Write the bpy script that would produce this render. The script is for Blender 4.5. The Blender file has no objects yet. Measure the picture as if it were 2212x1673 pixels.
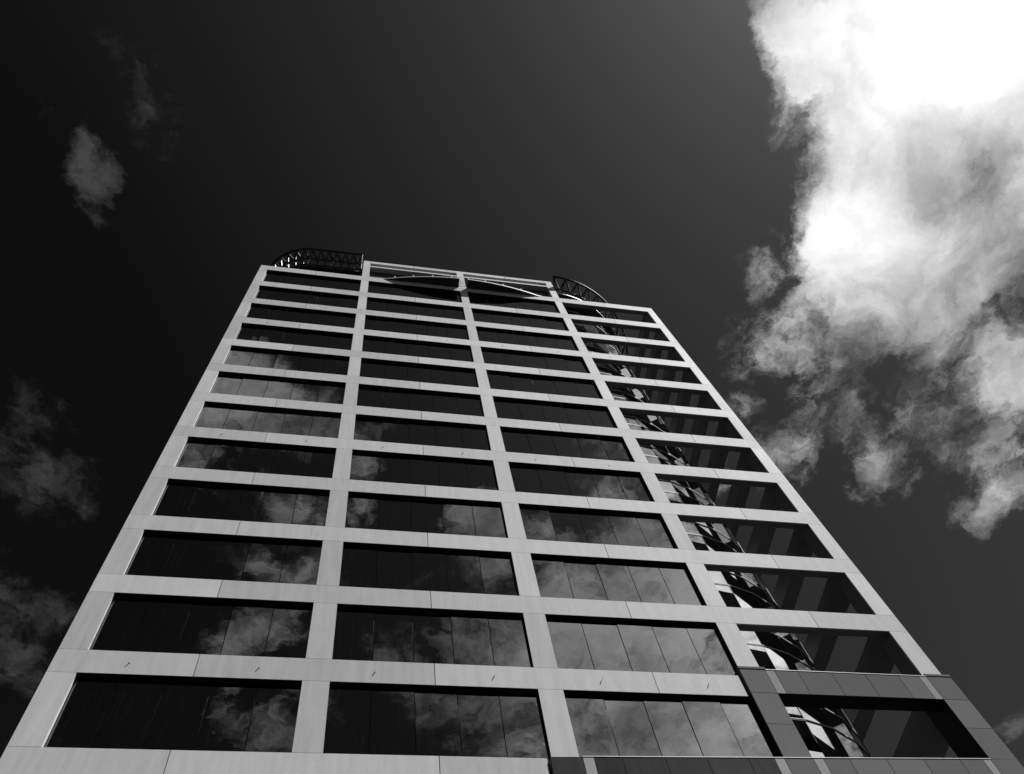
import bpy, bmesh, math, random
from mathutils import Vector, Matrix
random.seed(7)
sc = bpy.context.scene
C = sc.collection
R = math.radians
Z0 = 62.5                       # height of the top floor beam above the ground

# ------------------------------------------------------------------ camera
YAW, PITCH, ROLL = R(23.37919937), R(65.32512341), R(-16.1232794)
CAM = Vector((7.4498, -18.2838, Z0 - 60.86))
FPX = 3526.96 / 4096.0
cy, sy, cp, sp = math.cos(YAW), math.sin(YAW), math.cos(PITCH), math.sin(PITCH)
fw = Vector((sy*cp, cy*cp, sp)); r0 = Vector((cy, -sy, 0)); u0 = r0.cross(fw)
rt = math.cos(ROLL)*r0 + math.sin(ROLL)*u0
up = -math.sin(ROLL)*r0 + math.cos(ROLL)*u0
cam = bpy.data.cameras.new('camera'); camo = bpy.data.objects.new('camera', cam); C.objects.link(camo)
cam.sensor_fit = 'HORIZONTAL'; cam.sensor_width = 36; cam.lens = 36*FPX
cam.clip_start = 0.1; cam.clip_end = 4000
m = Matrix((rt, up, -fw)).transposed().to_4x4(); m.translation = CAM
camo.matrix_world = m
sc.camera = camo

def dirpx(x, y, refl=False):    # direction seen at a point of the picture (2212 wide); refl: as mirrored by the facade
    d = fw + rt*((x-1106)/(FPX*2212)) - up*((y-836.5)/(FPX*2212)); d.normalize()
    if refl: d = Vector((d.x, -d.y, d.z))
    return d
def uvpx(x, y, refl=False):
    d = dirpx(x, y, refl); return d.x/d.z, d.y/d.z

# ------------------------------------------------------------------ exposure
vs = sc.view_settings; vs.view_transform = 'Standard'; vs.look = 'None'; vs.gamma = 1; vs.exposure = 1.0
vs.use_curve_mapping = False

# ------------------------------------------------------------------ sun
SUN = Vector((1.6, -1.0, 3.2)).normalized()
sl = bpy.data.lights.new('sun', 'SUN'); slo = bpy.data.objects.new('sun', sl); C.objects.link(slo)
sl.energy = 5.0; sl.angle = R(0.53); sl.color = (1, 1, 1)
slo.rotation_euler = SUN.to_track_quat('Z', 'Y').to_euler(); slo.location = (40, -40, 120)

# ------------------------------------------------------------------ node helper
class NT:
    def __init__(s, nt): s.t = nt; s.n = nt.nodes; s.l = nt.links
    def new(s, ty, **kw):
        o = s.n.new(ty)
        for k, v in kw.items(): setattr(o, k, v)
        return o
    def put(s, sock, v):
        if isinstance(v, bpy.types.NodeSocket): s.l.new(v, sock)
        elif v is not None: sock.default_value = v
    def math(s, op, a, b=None, c=None, clamp=False):
        o = s.new('ShaderNodeMath', operation=op, use_clamp=clamp)
        s.put(o.inputs[0], a); s.put(o.inputs[1], b); s.put(o.inputs[2], c); return o.outputs[0]
    def vmath(s, op, a, b=None, sc_=None):
        o = s.new('ShaderNodeVectorMath', operation=op)
        s.put(o.inputs[0], a); s.put(o.inputs[1], b)
        if sc_ is not None: s.put(o.inputs['Scale'], sc_)
        return o.outputs['Value'] if op in ('DISTANCE', 'LENGTH', 'DOT_PRODUCT') else o.outputs[0]
    def mr(s, v, a, b, c, d, kind='SMOOTHSTEP'):
        o = s.new('ShaderNodeMapRange', interpolation_type=kind, clamp=True)
        for i, q in enumerate((v, a, b, c, d)): s.put(o.inputs[i], q)
        return o.outputs[0]
    def noise(s, vec, scale, detail=6, rough=.55, dist=0., lac=2.0, dim='3D'):
        o = s.new('ShaderNodeTexNoise', noise_dimensions=dim)
        s.put(o.inputs['Vector'], vec); s.put(o.inputs['Scale'], scale); s.put(o.inputs['Detail'], detail)
        s.put(o.inputs['Roughness'], rough); s.put(o.inputs['Distortion'], dist); s.put(o.inputs['Lacunarity'], lac)
        return o

# ------------------------------------------------------------------ sky with clouds
w = bpy.data.worlds.new('World'); sc.world = w; w.use_nodes = True
N = NT(w.node_tree); N.n.clear()
SK = 0.1
tc = N.new('ShaderNodeTexCoord')
sky = N.new('ShaderNodeTexSky', sky_type='NISHITA'); sky.sun_disc = False
sky.sun_elevation = math.asin(SUN.z); sky.sun_rotation = math.atan2(SUN.x, SUN.y)
sky.air_density = 1.0; sky.dust_density = 0.3; sky.ozone_density = 1.0
sep = N.new('ShaderNodeSeparateColor'); N.l.new(sky.outputs[0], sep.inputs[0])
red = N.math('MAXIMUM', N.math('MULTIPLY', N.math('SUBTRACT', sep.outputs[0], .80), .056*.5/SK), .0045*.5/SK)   # deep red filter on black and white film
sx = N.new('ShaderNodeSeparateXYZ'); N.l.new(tc.outputs['Generated'], sx.inputs[0])
zz = N.math('MAXIMUM', sx.outputs[2], 0.06)
cb = N.new('ShaderNodeCombineXYZ')
N.l.new(N.math('DIVIDE', sx.outputs[0], zz), cb.inputs[0]); N.l.new(N.math('DIVIDE', sx.outputs[1], zz), cb.inputs[1])
P = cb.outputs[0]
# domain warp
wn = N.noise(P, 7.0, 8, .68)
wv = N.vmath('SCALE', N.vmath('SUBTRACT', wn.outputs['Color'], (.5, .5, .5)), None, 0.13)
PW = N.vmath('ADD', P, wv)
def blobs(lst, vec):
    acc = None
    for x, y, r, wt, rf in lst:
        if rf == 'uv': u, v, ru = x, y, r
        else:
            u, v = uvpx(x, y, rf); u2, v2 = uvpx(x+r, y, rf); u3, v3 = uvpx(x, y+r, rf)
            ru = .5*(math.hypot(u2-u, v2-v)+math.hypot(u3-u, v3-v))
        d = N.vmath('DISTANCE', vec, (u, v, 0))
        k = N.mr(d, 0.0, ru*1.7, wt, 0.0)
        acc = k if acc is None else N.math('ADD', acc, k)
    return acc
D = False
main = [(1800,90,130,.9,D),(2000,90,200,1,D),(2200,100,220,1,D),(1900,230,140,.9,D),(2100,300,200,.9,D),(2230,420,160,.9,D),
 (1960,420,150,.9,D),(1820,470,95,.9,D),(1840,580,110,.9,D),(1960,610,120,.8,D),(2060,560,110,.7,D),(1900,690,80,.65,D),
 (1780,640,60,.4,D),(1985,725,70,.6,D),(1690,60,60,.55,D),(1720,180,60,.5,D),
 (1650,735,70,.5,D),(1735,765,60,.5,D),(1700,700,40,.3,D),(1655,565,55,.2,D),(1650,600,30,.2,D),(1860,920,60,.5,D),(1900,1005,55,.55,D),(1870,1010,40,.2,D),
 (2200,790,90,.85,D),(2190,900,70,.6,D),(2110,1095,50,.5,D),(2175,1050,60,.5,D),(2150,980,60,.35,D),
 (1620,900,50,.4,D),(1690,985,60,.42,D),(1740,860,40,.3,D),(1830,840,50,.3,D),(2060,960,70,.32,D),(1960,940,60,.3,D),(2110,650,60,.3,D),(2000,800,60,.22,D),(2212,1555,32,.4,D),
 (1600,1010,60,.22,D),(1760,840,110,.1,D),(1990,880,130,.08,D),(2110,690,80,.22,D),(2195,560,70,.5,D),(1700,300,40,.2,D),(2080,1020,80,.1,D)]
faint = [(178,255,30,.8,D),(190,300,34,.9,D),(205,350,36,.9,D),(228,400,34,.7,D),(222,445,28,.6,D),(235,485,20,.5,D),(255,370,24,.4,D),(80,190,40,.35,D),(300,170,70,.3,D),(345,265,60,.3,D),(260,120,50,.2,D),
 (0,690,36,.6,D),(60,1000,110,.5,D),(130,1060,80,.45,D),(60,900,90,.3,D),(70,840,50,.22,D),(20,1360,110,.55,D),(90,1330,60,.3,D),(0,1210,60,.35,D),(60,1420,70,.4,D)]
T = True
refl = [(1560,1480,190,.9,T),(1400,1450,150,.8,T),(1650,1620,200,.9,T),(1350,1600,140,.8,T),(1420,1300,120,.6,T),(1300,1250,80,.45,T),(1200,1380,100,.5,T),
 (1060,1210,70,.6,T),(1040,1110,50,.55,T),(1085,1140,40,.35,T),(1000,1350,90,.65,T),(960,1420,100,.5,T),(1100,1420,110,.6,T),(880,1400,70,.5,T),(1000,1560,90,.4,T),
 (1140,1560,90,.45,T),(560,1350,60,.5,T),(500,1400,60,.4,T),(640,1330,60,.35,T),(525,1200,45,.45,T),(590,1540,80,.45,T),(700,1560,50,.35,T),(480,1520,60,.25,T),
 (500,820,60,.6,T),(580,835,50,.6,T),(470,900,90,.65,T),(590,900,80,.6,T),(690,860,45,.6,T),(690,930,60,.5,T),(790,935,45,.6,T),(780,1010,50,.5,T),(775,1100,50,.4,T),
 (600,1090,60,.35,T),(430,990,70,.35,T),(1320,1060,60,.3,T),(1390,1130,60,.45,T),(1450,1170,70,.6,T),(540,780,30,.4,T),(640,1120,60,.3,T),(700,1260,60,.25,T),(560,1230,40,.3,T),(1240,1180,60,.3,T),(830,1480,60,.3,T),(620,1600,60,.35,T),(1180,1280,60,.3,T),
 (.90,-.52,.42,1.2,'uv'),(1.05,-.85,.3,.8,'uv'),(1.0,-.12,.25,.9,'uv'),(1.4,-.3,.45,.8,'uv'),(-.9,-1.1,.4,.4,'uv')]
Mm = blobs(main, PW); Mf = blobs(faint, PW); Mr = blobs(refl, PW)
fb = N.noise(PW, 8.0, 12, .66, .2)
fb3 = N.noise(N.vmath('ADD', PW, (9.1, 2.7, 5.3)), 26.0, 8, .62, .6)
f1 = N.math('ADD', N.math('SUBTRACT', fb.outputs['Fac'], .5), N.math('MULTIPLY', N.math('SUBTRACT', fb3.outputs['Fac'], .5), .42))
fb2 = N.noise(N.vmath('ADD', PW, (3.1, 7.7, 1.3)), 6.0, 10, .6, .4)
f2 = N.math('SUBTRACT', fb2.outputs['Fac'], .5)
def dens(M, amp, lo, hi):
    d = N.math('ADD', M, N.math('MULTIPLY', f1, amp))
    g = N.mr(M, 0.0, 0.18, 0.0, 1.0)
    return N.math('MULTIPLY', N.mr(d, lo, hi, 0, 1), g)
a_main = dens(N.math('MINIMUM', N.math('MULTIPLY', Mm, 1.25), 2.2), 2.7, .08, 1.25)
a_faint = N.math('MULTIPLY', dens(N.math('MULTIPLY', Mf, .85), 4.2, .05, 1.9), .14)
a_refl = dens(N.math('MINIMUM', N.math('MULTIPLY', Mr, 1.35), 1.0), 3.0, .1, 1.1)
glow = [(1790,40,130,.12,D),(1950,20,260,.55,D),(2200,60,260,.5,D),(1850,500,110,.32,D),(1950,570,110,.25,D),(1760,520,70,.15,D),(1900,280,60,.15,D),(2200,690,70,.1,D),(2080,300,200,-.1,D),(2212,560,110,-.25,D)]
Gm = blobs(glow, P)
Lm = N.math('ADD', N.math('ADD', .46, Gm), N.math('MULTIPLY', f2, 1.7))
Gr = blobs([(.90,-.52,.42,.9,'uv'),(1.0,-.12,.25,1.0,'uv'),(1.05,-.9,.4,.5,'uv'),(1550,1480,330,.6,T)], P)
Lr = N.math('ADD', N.math('ADD', N.math('ADD', .5, N.math('MULTIPLY', Gr, 1.3)), N.math('MULTIPLY', f2, 3.6)), N.math('MULTIPLY', N.math('SUBTRACT', fb3.outputs['Fac'], .5), .3))
Lf = 0.5
def mix(a, x, y):
    return N.math('ADD', N.math('MULTIPLY', N.math('SUBTRACT', 1.0, a), x), N.math('MULTIPLY', a, y))
EX = 0.5
v = mix(a_faint, N.math('MULTIPLY', red, 1.0), N.math('MULTIPLY', Lf, EX/SK))
v = mix(a_refl, v, N.math('MULTIPLY', N.math('MAXIMUM', Lr, .05), EX/SK))
v = mix(a_main, v, N.math('MULTIPLY', N.math('MAXIMUM', Lm, .05), EX/SK))
bg = N.new('ShaderNodeBackground'); N.l.new(v, bg.inputs[0]); bg.inputs[1].default_value = SK
out = N.new('ShaderNodeOutputWorld'); N.l.new(bg.outputs[0], out.inputs[0])
w.cycles.sampling_method = 'MANUAL'; w.cycles.sample_map_resolution = 1024

# ------------------------------------------------------------------ materials
def material(name):
    m_ = bpy.data.materials.new(name); m_.use_nodes = True
    K = NT(m_.node_tree); b = K.n['Principled BSDF']; return m_, K, b
def grey(K, v):
    c = K.new('ShaderNodeCombineColor')
    for i in range(3): K.put(c.inputs[i], v)
    return c.outputs[0]
def stone(name, base, rough, spec, streak, tonevar, fine, speck=0.0, coat=0.0):
    m_, K, b = material(name)
    b.inputs['Coat Weight'].default_value = coat; b.inputs['Coat Roughness'].default_value = .06; b.inputs['Coat IOR'].default_value = 1.5
    t = K.new('ShaderNodeTexCoord').outputs['Object']
    at = K.new('ShaderNodeAttribute', attribute_name='tone')
    mp = K.new('ShaderNodeMapping'); K.l.new(t, mp.inputs[0]); mp.inputs['Scale'].default_value = (2.6, 1.0, .28)
    s1 = K.noise(mp.outputs[0], 1.5, 5, .6); s2 = K.noise(t, .5, 4, .6); s3 = K.noise(t, fine, 3, .7)
    mp2 = K.new('ShaderNodeMapping'); K.l.new(t, mp2.inputs[0]); mp2.inputs['Scale'].default_value = (7, 1.0, .5)
    s4 = K.noise(mp2.outputs[0], 1.1, 4, .65)
    v_ = K.math('ADD', 1.0, K.math('MULTIPLY', K.math('SUBTRACT', s1.outputs['Fac'], .5), streak))
    v_ = K.math('ADD', v_, K.math('MULTIPLY', K.math('SUBTRACT', s2.outputs['Fac'], .5), .16))
    v_ = K.math('ADD', v_, K.math('MULTIPLY', K.math('SUBTRACT', s3.outputs['Fac'], .5), .10+speck))
    v_ = K.math('SUBTRACT', v_, K.math('MULTIPLY', K.mr(s4.outputs['Fac'], .6, .76, 0, 1), streak*.35))
    v_ = K.math('ADD', v_, K.math('MULTIPLY', at.outputs['Fac'], tonevar))
    K.put(b.inputs['Base Color'], grey(K, K.math('MULTIPLY', v_, base)))
    K.put(b.inputs['Roughness'], K.math('ADD', rough, K.math('MULTIPLY', K.math('SUBTRACT', s2.outputs['Fac'], .5), .12)))
    b.inputs['Specular IOR Level'].default_value = spec
    bp = K.new('ShaderNodeBump'); bp.inputs['Strength'].default_value = .05; bp.inputs['Distance'].default_value = .01
    K.l.new(s3.outputs['Fac'], bp.inputs['Height']); K.l.new(bp.outputs[0], b.inputs['Normal'])
    return m_
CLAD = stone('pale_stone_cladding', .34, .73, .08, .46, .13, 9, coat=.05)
SIDESHADE = stone('shaded_pale_stone', .10, .6, .0, .36, .11, 9)  # pale stone darkened, shade of the corner frame held in its colour
GRAN = stone('polished_granite', .12, .6, .0, .12, .12, 26, .16)
GRAND = stone('dark_polished_granite', .042, .55, .0, .6, .25, 26, .16)
STRIP = stone('pale_granite', .25, .6, .0, .12, .1, 26, .16)
def plain(name, base, rough=.5, metal=0., spec=.5):
    m_, K, b = material(name)
    t = K.new('ShaderNodeTexCoord').outputs['Object']
    s = K.noise(t, 3.0, 5, .6)
    K.put(b.inputs['Base Color'], grey(K, K.math('MULTIPLY', base, K.math('ADD', .85, K.math('MULTIPLY', s.outputs['Fac'], .3)))))
    b.inputs['Roughness'].default_value = rough; b.inputs['Metallic'].default_value = metal; b.inputs['Specular IOR Level'].default_value = spec
    return m_
JOINT_BOUNCE = plain('joint_and_bounce_cut', .02, .8, 0, .1)  # joints, and the core added against bounced sunlight
FRAME = plain('dark_aluminium', .012, .5, 0, .2)
DARKW = plain('dark_cladding', .015, .6, 0, .2)
GREYP = plain('grey_louvre_panel', .22, .5)
STEEL = plain('dark_painted_steel', .012, .45, 0, .25)
BOUNCECAP = plain('bounce_cut_cap', .05, .7, 0, .1)  # dark beam-top caps added to cut bounced sunlight
SHADESOFF = plain('shaded_soffit_grey', .09, .6, 0, .2)  # darkened beam body and soffit, shade put into the colour
SHADEBLACK = plain('soffit_shade_black', .008, .7, 0, .1)  # near-black for sheets that paint shade on soffits and reveals
BRIGHT = plain('bright_aluminium', .38, .5, 0, .3)
TRANS = plain('transom_aluminium', .42, .6, 0, .05)
FASC = plain('grey_fascia', .16, .6, 0, .3)
DECK = plain('dark_balcony_lining', .02, .6, 0, .2)
def glassmat(name, ior, wav, dirt):
    m_, K, b = material(name)
    t = K.new('ShaderNodeTexCoord').outputs['Object']
    s = K.noise(t, .55, 3, .5)
    mp = K.new('ShaderNodeMapping'); K.l.new(t, mp.inputs[0]); mp.inputs['Scale'].default_value = (9, 1, .6)
    s4 = K.noise(mp.outputs[0], 1.2, 4, .6)
    b.inputs['Base Color'].default_value = (.004, .004, .004, 1)
    K.put(b.inputs['Base Color'], grey(K, K.math('MULTIPLY', K.mr(s4.outputs['Fac'], .5, .8, 0, 1), dirt)))
    b.inputs['Roughness'].default_value = 0.0; b.inputs['IOR'].default_value = ior
    bp = K.new('ShaderNodeBump'); bp.inputs['Strength'].default_value = 1; bp.inputs['Distance'].default_value = wav
    K.l.new(s.outputs['Fac'], bp.inputs['Height']); K.l.new(bp.outputs[0], b.inputs['Normal'])
    return m_
GLASS = glassmat('tinted_glass', 2.1, .003, .004)
CGLASS = glassmat('reflective_glass', 3.3, .002, .008)

# ------------------------------------------------------------------ mesh helpers (heights are given from the top floor beam)
class MB:
    def __init__(s): s.v = []; s.f = []; s.t = []; s.m = []
    def quadprism(s, q, y0, y1, tone=0., mi=0):      # q: four (x,z) corners, extruded in y
        b = len(s.v)
        s.v += [(x, y0, z+Z0) for x, z in q] + [(x, y1, z+Z0) for x, z in q]
        for f in ((0,1,2,3), (7,6,5,4), (0,4,5,1), (1,5,6,2), (2,6,7,3), (3,7,4,0)):
            s.f.append([b+i for i in f]); s.t.append(tone); s.m.append(mi)
    def box(s, x0, x1, y0, y1, z0, z1, tone=0., mi=0):
        s.quadprism([(x0,z0),(x1,z0),(x1,z1),(x0,z1)], y0, y1, tone, mi)
    def slab(s, poly, z0, z1, tone=0., mi=0):        # poly: (x,y) outline
        b = len(s.v); n = len(poly)
        s.v += [(x, y, z0+Z0) for x, y in poly] + [(x, y, z1+Z0) for x, y in poly]
        s.f.append([b+i for i in range(n)][::-1]); s.f.append([b+n+i for i in range(n)])
        s.t += [tone]*2; s.m += [mi]*2
        for i in range(n):
            j = (i+1) % n; s.f.append([b+i, b+j, b+n+j, b+n+i]); s.t.append(tone); s.m.append(mi)
    def quad(s, pts, tone=0., mi=0):
        b = len(s.v); s.v += [(p[0], p[1], p[2]+Z0) for p in pts]; s.f.append([b, b+1, b+2, b+3]); s.t.append(tone); s.m.append(mi)
    def tube(s, p, q, r, n=8, mi=0):
        p = Vector(p)+Vector((0,0,Z0)); q = Vector(q)+Vector((0,0,Z0)); d = (q-p).normalized()
        a = d.orthogonal().normalized(); c = d.cross(a); b = len(s.v)
        for o in (p, q):
            for i in range(n):
                th = 2*math.pi*i/n; s.v.append(tuple(o + a*(r*math.cos(th)) + c*(r*math.sin(th))))
        for i in range(n):
            j = (i+1) % n; s.f.append([b+i, b+j, b+n+j, b+n+i]); s.t.append(0); s.m.append(mi)
        s.f.append([b+i for i in range(n)][::-1]); s.f.append([b+n+i for i in range(n)]); s.t += [0, 0]; s.m += [mi, mi]
    def path(s, pts, r, n=8, mi=0):
        for a, b in zip(pts, pts[1:]): s.tube(a, b, r, n, mi)
    def build(s, name, mats, parent=None, bevel=0., fixn=True):
        me = bpy.data.meshes.new(name); me.from_pydata(s.v, [], s.f)
        if not isinstance(mats, (list, tuple)): mats = [mats]
        for k in mats: me.materials.append(k)
        me.polygons.foreach_set('material_index', s.m)
        at = me.attributes.new('tone', 'FLOAT', 'FACE'); at.data.foreach_set('value', s.t)
        if fixn:
            bm = bmesh.new(); bm.from_mesh(me); bmesh.ops.recalc_face_normals(bm, faces=bm.faces); bm.to_mesh(me); bm.free()
        me.update()
        o = bpy.data.objects.new(name, me); C.objects.link(o)
        if parent: o.parent = parent
        if bevel:
            bv = o.modifiers.new('bevel', 'BEVEL'); bv.width = bevel; bv.segments = 2; bv.limit_method = 'ANGLE'
        return o

tower = bpy.data.objects.new('office_tower', None); C.objects.link(tower)
tower['label'] = 'tall office tower with pale stone grid facade, dark glass and open corner frame'
tower['category'] = 'building'

# ------------------------------------------------------------------ facade grid
H, HB = 3.6, .9255
CX_ = [0, 6.893, 13.8156, 20.6999, 27.7344]
def cw(z): return .4993 + .0068*max(0, -z)
def edge(k, s, z):              # k 0..4, s -1 left / +1 right
    x = CX_[k] + (.0005*-z if k == 0 else 0) + (-.0101*max(0, -z) if k == 4 else 0)
    return x + s*cw(z)/2
JX = [3.49, 10.34, 17.26, 24.25]
G = .011
NB = 18                          # beams down to the ground
rt_ = lambda: random.uniform(-1, 1)
GYD = .16
# beams
for k in range(NB):
    zt = -k*H; zb = zt - HB
    gran = k >= 11; xr = 27.0
    mb = MB()
    xs = [None] + JX + [None]
    if k <= 10: stops = xs
    elif k == 11: stops = [None, JX[0], JX[1], JX[2], 20.17]
    else: stops = [None, JX[0], JX[1], 13.30]
    for i in range(len(stops)-1):
        a, b = stops[i], stops[i+1]
        la, lb = (a+G, a+G) if a is not None else (edge(0,-1,zb), edge(0,-1,zt))
        ra, rb = (b-G, b-G) if b is not None else (edge(4,1,zb), edge(4,1,zt))
        d = .30
        tn = rt_()
        mb.quadprism([(la,zb),(ra,zb),(rb,zt),(lb,zt)], 0, d if i < 3 else .05, tn)
    e = stops[-1] if stops[-1] is not None else edge(4, 1, zb)-.05
    mb.box(edge(0,-1,zb)+.05, e-.05, .025, .29, zb+.012, zt-.012, 0, 1)
    if k <= 10:
        mb.box(JX[2]+.02, edge(3,-1,zb), .002, .29, zb+.002, zt-.002, 0, 1)
        mb.box(edge(3,1,zb)-.02, edge(4,-1,zb)+.03, .052, .32, zb+.004, zt-.004, 0, 2)
    mb.box(edge(0,-1,zt)+.01, e-.01, .02, .31, zt-.001, zt+.006, 0, 3)  # added dark cap, keeps the sunlit top from bouncing light
    bo = mb.build('facade_beam', [CLAD, JOINT_BOUNCE, SHADESOFF, BOUNCECAP], tower, 0)
    if k <= 12:
        so = MB()
        for q in range(3):
            if k == 12 and q == 2: continue
            so.box(edge(q,1,zb)-.03, edge(q+1,-1,zb)+.03, .012, GYD-.015, zb-.022, zb-.003)
        so.build('soffit_shade_lining', SHADEBLACK, bo)  # dark sheet painting the shade under the beam
# granite beams at the open corner
def granite_beam(z0, z1, cells, depth, y0=-.07, sl_=0.):
    mb = MB()
    for a, b, mi in cells:
        fz = lambda x: z1+(x-20.27)*sl_
        mb.quadprism([(a+.007,z0),(b-.007,z0),(b-.007,fz(b)),(a+.007,fz(a))], y0, y0+.05, rt_(), mi)
    xa, xb = cells[0][0]+.01, cells[-1][1]-.01
    mb.quadprism([(xa,z0+.004),(xb,z0+.004),(xb,fz(xb)-.004),(xa,fz(xa)-.004)], y0+.012, depth, 0, 0)
    xa += .9; xb -= .9
    mb.quadprism([(xa,fz(xa)+.001),(xb,fz(xb)+.001),(xb,fz(xb)+.025),(xa,fz(xa)+.025)], y0-.012, y0+.02, 0, 2)  # bright strip paints the sunlit top edge
    mb.quadprism([(xa,fz(xa)+.001),(xb,fz(xb)+.001),(xb,fz(xb)+.012),(xa,fz(xa)+.012)], y0+.021, depth, 0, 4)
    bo = mb.build('granite_beam', [GRAN, STRIP, BRIGHT, GRAND, BOUNCECAP], tower, .004)
    so = MB(); so.box(21.18, 26.98, y0+.02, depth+.003, z0-.014, z0-.002); so.build('soffit_shade_lining', SHADEBLACK, bo)  # near-black sheet paints the granite soffit's shade
    return bo
xe = 27.92
granite_beam(-40.42, -39.36, [(20.27,21.17,0),(21.17,21.49,1),(21.49,22.31,0),(22.31,23.51,0),(23.51,24.72,0),(24.72,25.93,0),(25.93,26.71,0),(26.71,26.99,1),(26.99,xe,0)], .46)
for zz_ in (-43.06, -46.6, -50.2, -53.8):
    granite_beam(zz_-1.1, zz_, sl_=.021 if zz_ > -44 else 0, depth=.46, cells=[(13.36,14.28,3),(14.28,14.6,1),(14.6,15.42,3),(15.42,16.67,3),(16.67,17.91,3),(17.91,19.16,3),(19.16,19.96,3),(19.96,20.27,1),(20.27,21.17,0),
        (21.17,21.49,1),(21.49,22.31,0),(22.31,23.51,0),(23.51,24.72,0),(24.72,25.93,0),(25.93,26.71,0),(26.71,26.99,1),(26.99,xe,0)])
# columns (white), one part each, tapering panels storey by storey
def colpanel(mb, k, z0, z1, d, y0=0., tone=0., mi=0):
    mb.quadprism([(edge(k,-1,z0),z0),(edge(k,1,z0),z0),(edge(k,1,z1),z1),(edge(k,-1,z1),z1)], y0, d, tone, mi)
for k in range(5):
    mb = MB(); d = (.13, .45, .45, .45, .75)[k]
    last = 17 if k < 3 else 11
    for j in range(last):
        zt, zb = -j*H-HB-G, -(j+1)*H+G
        if j == 10 and k >= 3: zb = -39.34
        colpanel(mb, k, zb, zt, .06 if k >= 3 else d, 0, rt_())
    if k == 4:
        mb.quadprism([(edge(k,-1,-39.3)+.004,-39.3),(edge(k,1,-39.3)-.004,-39.3),(edge(k,1,0)-.004,-.03),(edge(k,-1,0)+.004,-.03)], .062, d, 0, 2)  # reveal in darkened stone, its shade painted in
    if k == 3:
        mb.quadprism([(edge(k,-1,-39.3),-39.3),(edge(k,1,-39.3)-.004,-39.3),(edge(k,1,0)-.004,-.03),(edge(k,-1,0),-.03)], .062, .45, 0, 1)  # dark core added so this column side bounces little sunlight
    if k in (1, 2, 3):
        colpanel(mb, k, 2.62, 4.05, .45, 0, rt_()); colpanel(mb, k, G, 2.60, .45, 0, rt_())
    z1 = 4.0 if k in (1,2,3) else -.02
    zb = -61 if k < 3 else -39.3
    mb.quadprism([(edge(k,-1,zb)+.03,zb),(edge(k,1,zb)-.03,zb),(edge(k,1,z1)-.03,z1),(edge(k,-1,z1)+.03,z1)], .03, d-.02, 0, 1)
    mb.build('facade_column', [CLAD, JOINT_BOUNCE, SIDESHADE], tower, 0)
# granite columns
for a, b, dp in ((20.27, 21.17, .46), (26.99, xe, .95)):
    mb = MB(); z = -40.43; hs = [1.28, 1.26, 1.1]
    j = 0
    for zt_, zb_ in ((-40.43, -43.05 if a < 25 else -42.91), (-44.14, -46.59), (-47.76, -50.19), (-51.36, -53.79), (-54.96, -62.5)):
        zm = zt_ - (zt_-zb_)*.5
        mb.box(a+.004, b-.004, -.07, dp, zm+.006, zt_-.006, rt_()); mb.box(a+.004, b-.004, -.07, dp, zb_+.006, zm-.006, rt_())
    if dp > .5:
        mb.box(a+.03, b-.03, .462, dp-.01, -54.9, -39.37, 0)
    mb.box(a+.02, b-.02, -.05, dp-.02, -62.4, -39.4, 0, 1)
    mb.box(a-.02, b+.02, -.085, dp, -39.34, -39.24, 0, 0)
    co = mb.build('granite_column', [GRAN, JOINT_BOUNCE], tower, .004)
    so = MB(); so.box(a-.014, a-.003, -.055, dp, -62.4, -40.44); so.build('reveal_shade_lining', SHADEBLACK, co)  # near-black sheet paints the column's unlit left side

# ------------------------------------------------------------------ windows, one part each
GY = .16
def window(xa, xb, z0, z1, mull, tapk=None):
    w_ = MB(); ms = [xa] + [m_ for m_ in mull if xa+.2 < m_ < xb-.2] + [xb]
    for a, b in zip(ms, ms[1:]):
        t1, t2 = random.gauss(0, .003), random.gauss(0, .003)
        dx, dz = (b-a)*t1, (z1-z0)*t2
        w_.quad([(a+.013, GY, z0), (b-.013, GY+dx, z0), (b-.013, GY+dx+dz, z1), (a+.013, GY+dz, z1)])
    wo = w_.build('window', GLASS, tower, 0, False)
    f = MB()
    for m_ in ms[1:-1]: f.box(m_-.03, m_+.03, GY+.02, GY+.06, z0, z1)
    f.box(xa-.05, xb+.05, GY-.02, GY+.05, z0-.05, z0+.02); f.box(xa-.05, xb+.05, GY-.02, GY+.05, z1-.02, z1+.05)
    f.box(xa-.06, xa+.015, .128, GY-.012, z0, z1-.06); f.box(xb-.052, xb-.038, .012, GY-.022, z0+.02, z1-.04)  # left: frame edge; right: dark strip painting the unlit reveal
    f.build('frame', FRAME, wo)
for bay in range(3):
    m0 = (1.53, 8.49, 15.46)[bay]; mull = [m0+1.25*i for i in range(-1, 6)]
    for j in range(13):
        z1, z0 = -j*H-HB, -(j+1)*H
        window(edge(bay,1,z0)-.04, edge(bay+1,-1,z1)+.04, z0, z1, mull)
# glass skin of the storeys below and the core behind
mb = MB(); mb.box(.1, 20.9, .22, .3, -62.5, -46.7); mb.build('lower_glazing', GLASS, tower)
mb = MB(); mb.box(.05, 20.95, .75, 26, -62.5, 1.5); mb.build('tower_core', DARKW, tower)
# left flank of the tower
mb = MB()
for k in range(NB): mb.box(-.24, .20, .46, 26, -k*H-HB, -k*H, rt_())
for q in (6.9, 13.8, 20.7, 26): mb.box(-.26, .24, q-.4, q+.4, -62.5, -.01, 0)
mb.build('flank_grid', CLAD, tower)
mb = MB(); mb.box(-.05, .045, .47, 25.9, -62.5, -.1); mb.build('flank_glazing', GLASS, tower)

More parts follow.
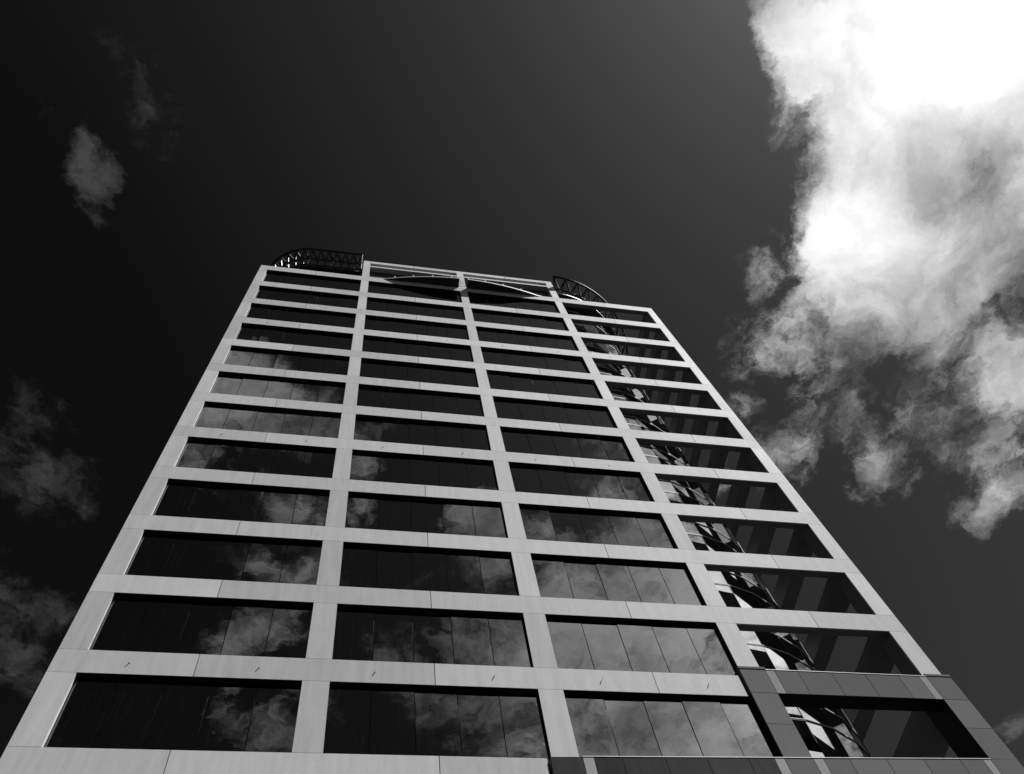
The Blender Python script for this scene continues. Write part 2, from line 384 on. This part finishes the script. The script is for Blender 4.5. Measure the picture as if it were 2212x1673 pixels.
# ------------------------------------------------------------------ parapet above the two middle bays
mb = MB()
for a, b in ((edge(1,1,3), 10.33), (10.35, edge(2,-1,3))): mb.box(a+.003, b, 0.002, .45, 3.52, 4.05, rt_())
for a, b in ((edge(2,1,3), 17.25), (17.27, edge(3,-1,3))): mb.box(a, b-.003, 0.002, .45, 3.52, 4.05, rt_())
mb.build('parapet_beam', CLAD, tower, .006)
mb = MB()
for a, b in ((edge(1,1,3)+.003, edge(2,-1,3)-.003), (edge(2,1,3)+.003, edge(3,-1,3)-.003)): mb.box(a, b, -.004, .40, 2.56, 2.83)
mb.build('parapet_ledge', CLAD, tower, .004)
mb = MB()
for a, b in ((edge(1,1,3), edge(2,-1,3)), (edge(2,1,3), edge(3,-1,3))): mb.box(a, b, .26, .39, 2.84, 3.51)
mb.build('parapet_panel', GREYP, tower)
mb = MB()
for a, b in ((edge(1,1,3), edge(2,-1,3)), (edge(2,1,3), edge(3,-1,3))): mb.box(a, b, .36, .44, 0, 2.55)
mb.build('plant_screen', DARKW, tower)

# ------------------------------------------------------------------ curved balconies
def balcony(xa, xb, xpole, posts):
    # plan: circular arc from the tip (depth 0) to the deep end (depth .62)
    n = 28; pts = []
    half = 5.62; xm = 13.81; dep = .66
    rad = (half*half+dep*dep)/(2*dep)
    f = lambda x: -(math.sqrt(max(0, rad*rad-(x-xm)**2)) - (rad-dep))
    for i in range(n+1):
        x = xa + (xb-xa)*i/n; pts.append((x, min(-.012, f(x))))
    mb = MB(); mb.slab([(xb, -.004), (xa, -.004)] + pts, -.12, -.02)
    bo = mb.build('balcony', DECK, tower)
    e = MB()
    for i in range(n):
        (x0, y0), (x1, y1) = pts[i], pts[i+1]
        b = len(e.v)
        e.slab([(x0, y0-.012), (x1, y1-.012), (x1, y1-.002), (x0, y0-.002)], -.17, .0)
    e.build('fascia', FASC, bo)
    r_ = MB()
    for x in posts:
        y = f(x)+.05
        o = MB(); o.box(x-.035, x+.035, y-.03, y+.03, -.02, .42); o.build('railing_post', BRIGHT, bo)
    xs = [xa+(xb-xa)*i/40 for i in range(41)]
    r_.path([(x, min(-.03, f(x)+.05), .30) for x in xs], .012, 6)
    r_.build('handrail', STEEL, bo)
balcony(8.19, 13.5, 0, (8.95, 10.25, 11.6, 12.95, 13.4))
balcony(14.1, 19.43, 0, (14.15, 15.4, 16.75, 18.1))
mb = MB()
for i in range(4): mb.tube((13.56, -.08-.12*i, -.1), (14.02, -.08-.12*i, -.1), .012, 6)
mb.tube((13.58, -.05, -.1), (13.58, -.56, -.1), .014, 6); mb.tube((14.0, -.05, -.1), (14.0, -.56, -.1), .014, 6)
mb.build('balcony_link', BRIGHT, tower)

# ------------------------------------------------------------------ rounded corner glazing
fl, R_ = 1.15, 5.5
E1 = Vector((22.47, 1.08)); ang = [4.7+12*i for i in range(8)]
vt = [E1 - fl*Vector((math.cos(R(4.7)), math.sin(R(4.7))))]
for a in ang: vt.append(vt[-1] + fl*Vector((math.cos(R(a)), math.sin(R(a)))))
vt = [Vector((20.4, vt[0].y-.05))] + vt + [Vector((vt[-1].x, 22))]
levels = []
for k in range(-1, 15):
    levels += [-k*H+.33, -k*H-.72]
levels = [z for z in levels if z < 1.4] + [-56]
gl = MB(); top = 1.6
zs = [top] + levels
for i in range(len(vt)-1):
    p, q = vt[i], vt[i+1]
    nrm = Vector((q.y-p.y, -(q.x-p.x))).normalized()
    for zt_, zb_ in zip(zs, zs[1:]):
        t1, t2 = random.gauss(0, .002), random.gauss(0, .002)
        a = p + nrm*(.6*t1); b = q - nrm*(.6*t1); c_ = nrm*(t2*(zt_-zb_))
        gl.quad([(a.x, a.y, zb_), (b.x, b.y, zb_), (b.x+c_.x, b.y+c_.y, zt_), (a.x+c_.x, a.y+c_.y, zt_)])
corner = gl.build('corner_glazing', CGLASS, tower, 0, False)
mu = MB()
for p in vt[1:-1]: mu.tube((p.x, p.y, -56), (p.x, p.y, top), .016, 6)
mu.build('mullion', FRAME, corner)
cc = Vector((21.45, 6.48))
def off(p, d):
    v_ = (p-cc).normalized() if p.x > 21 and p.y < 7 else Vector((0, -1)) if p.y < 7 else Vector((1, 0)); return p + v_*d
for z in levels[:-1]:
    t_ = MB()
    for i in range(len(vt)-1):
        p, q = vt[i], vt[i+1]; a, b = off(p, .03), off(q, .03)
        t_.slab([(p.x,p.y),(a.x,a.y),(b.x,b.y),(q.x,q.y)], z-.012, z+.02)
        t_.slab([(p.x,p.y),(off(p,.02).x,off(p,.02).y),(off(q,.02).x,off(q,.02).y),(q.x,q.y)], z-.055, z-.013, 0, 1)
    t_.build('transom', [TRANS, FRAME], corner)
# eave and roof
def arcpts(cx, cyy, r, a0, a1, n=24): return [(cx+r*math.sin(R(a0+(a1-a0)*i/n)), cyy-r*math.cos(R(a0+(a1-a0)*i/n))) for i in range(n+1)]
ec = (20.84, 6.64, 6.5)
mb = MB(); ring = arcpts(*ec, 0, 90, 30)
mb.slab([(20.4, ring[0][1])] + ring + [(ring[-1][0], 22), (20.4, 22)], 1.6, 1.68)
ev = mb.build('roof_eave', FRAME, tower)
mb = MB()
for (x0, y0), (x1, y1) in zip(ring, ring[1:]):
    d0 = Vector((x0-ec[0], y0-ec[1])).normalized()*.03; d1 = Vector((x1-ec[0], y1-ec[1])).normalized()*.03
    mb.slab([(x0,y0),(x0+d0.x,y0+d0.y),(x1+d1.x,y1+d1.y),(x1,y1)], 1.59, 1.72)
mb.build('eave_trim', BRIGHT, ev)
# left penthouse
lc = (2.95, 3.75, 3.6)
lr = arcpts(*lc, -90, 0, 20)
mb = MB(); mb.slab([(lr[0][0], 12)] + lr + [(6.6, lr[-1][1]), (6.6, 12)], 1.6, 1.75); mb.build('roof_eave', FRAME, tower)
lg = arcpts(lc[0], lc[1], 2.9, -90, 0, 10)
mb = MB()
for a, b in zip([(lg[0][0], 12)]+lg, lg+[(6.6, lg[-1][1])]): mb.quad([(a[0],a[1],-.2),(b[0],b[1],-.2),(b[0],b[1],1.6),(a[0],a[1],1.6)])
mb.build('penthouse_glazing', CGLASS, tower, 0, False)
mb = MB(); mb.box(6.9, 20.7, .5, 24, 1.52, 3.4); mb.build('plant_room', DARKW, tower)

# ------------------------------------------------------------------ roof trusses
def truss(outer, ia, ib, zo, za, zb, n):
    def at(pl, t):
        L = [0]
        for a, b in zip(pl, pl[1:]): L.append(L[-1]+math.hypot(b[0]-a[0], b[1]-a[1]))
        s_ = t*L[-1]
        for i in range(len(pl)-1):
            if s_ <= L[i+1]+1e-9:
                k = (s_-L[i])/(L[i+1]-L[i]); return (pl[i][0]+(pl[i+1][0]-pl[i][0])*k, pl[i][1]+(pl[i+1][1]-pl[i][1])*k)
        return pl[-1]
    mb = MB()
    mb.path([(x,y,zo) for x,y in outer], .085, 8)
    root = mb.build('roof_truss', STEEL, tower)
    for pl, z in ((ia, za), (ib, zb)):
        c_ = MB(); c_.path([(x,y,z) for x,y in pl], .07, 8); c_.build('chord', STEEL, root)
    for i in range(n):
        t0, tm, t1 = i/n, (i+.5)/n, (i+1)/n
        for z, pl in ((za, ia), (zb, ib)):
            b_ = MB()
            b_.tube((*at(outer, t0), zo), (*at(pl, tm), z), .055, 6); b_.tube((*at(outer, t1), zo), (*at(pl, tm), z), .055, 6)
            b_.build('brace', STEEL, root)
        if i % 3 == 0:
            b_ = MB(); b_.tube((*at(ia, tm), za), (*at(ib, min(1, tm+.4/n)), zb), .05, 6); b_.build('strut', BRIGHT, root)
    b_ = MB()
    for t in (0, 1):
        b_.tube((*at(outer, t), zo), (*at(ia, t), za), .04, 6); b_.tube((*at(outer, t), zo), (*at(ib, t), zb), .04, 6)
    b_.build('end_frame', STEEL, root)
    return root
oc = (20.9, 6.8, 7.37)
truss([(21.0, oc[1]-oc[2])]+arcpts(*oc, 2, 90, 30)+[(oc[0]+oc[2], 9)], [(21.0, .12)]+arcpts(20.84, 6.74, 6.62, 3, 90, 24)+[(27.46, 9)], [(21.0, .3)]+arcpts(20.84, 6.74, 6.45, 3, 90, 24)+[(27.29, 9)], 3.6, 2.6, 1.9, 14)
lo = (2.95, 3.0, 3.55)
truss([(6.5, -.55)]+arcpts(*lo, 0, -90, 20)+[(-.6, 6)], [(6.5, -.1)]+arcpts(2.95, 2.9, 3.0, 0, -90, 16)+[(-.05, 6)], [(6.5, .17)]+arcpts(2.95, 2.95, 2.78, 0, -90, 16)+[(.17, 6)], 3.6, 2.6, 2.0, 20)

# ------------------------------------------------------------------ open side frame at the right corner
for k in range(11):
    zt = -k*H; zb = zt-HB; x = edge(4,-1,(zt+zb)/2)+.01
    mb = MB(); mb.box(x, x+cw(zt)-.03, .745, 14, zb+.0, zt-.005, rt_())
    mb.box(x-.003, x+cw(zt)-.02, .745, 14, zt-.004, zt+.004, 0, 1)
    mb.build('side_beam', [SIDESHADE, BOUNCECAP], tower, 0)
for z in (-39.36, -42.98, -46.6, -50.2, -53.8):
    mb = MB(); mb.box(27.0, xe-.005, .94, 14, z-1.1, z, 0); mb.box(27.01, xe-.01, .95, 14, z+.001, z+.01, 0, 1); mb.build('side_granite_beam', [GRAN, BOUNCECAP], tower, 0)
for y in (7.1, 14.0):
    mb = MB(); mb.quadprism([(edge(4,-1,-62)+.04,-62.5),(edge(4,1,-62)-.04,-62.5),(edge(4,1,0)-.04,-.02),(edge(4,-1,0)+.04,-.02)], y-.4, y+.4); mb.build('side_column', CLAD, tower)

# ------------------------------------------------------------------ eye bolts on every fourth beam
bx = [1.68, 5.24, 8.57, 12.14, 15.51, 19.0]
for k in (3, 7, 11):
    for i, x in enumerate(bx + ([22.3] if k == 3 else [])):
        z = -k*H - .47; mb = MB(); mb.tube((x, .01, z), (x, -.028, z), .012, 8)
        mb.tube((x, .0, z), (x, -.006, z), .03, 10)
        pts = [(x, -.036+.02*math.cos(a), z+.022*math.sin(a)) for a in [2*math.pi*i/12 for i in range(13)]]
        mb.path(pts, .008, 6); mb.build('eye_bolt', BRIGHT, tower)

# ------------------------------------------------------------------ ground
def ground(name, x0, x1, y0, y1, z, mat):
    me = bpy.data.meshes.new(name); me.from_pydata([(x0,y0,z),(x1,y0,z),(x1,y1,z),(x0,y1,z)], [], [(0,1,2,3)]); me.materials.append(mat)
    o = bpy.data.objects.new(name, me); C.objects.link(o); o['kind'] = 'structure'; return o
ASPH = plain('asphalt', .02, .9, 0, .03); PAVE = plain('paving', .022, .8, 0, .03)
ground('ground', -1500, 1500, -1500, 1500, 0, ASPH)
mb = MB(); mb.box(-30, 60, -24, 40, -62.48, -62.36); pv = mb.build('pavement', PAVE); pv['kind'] = 'structure'
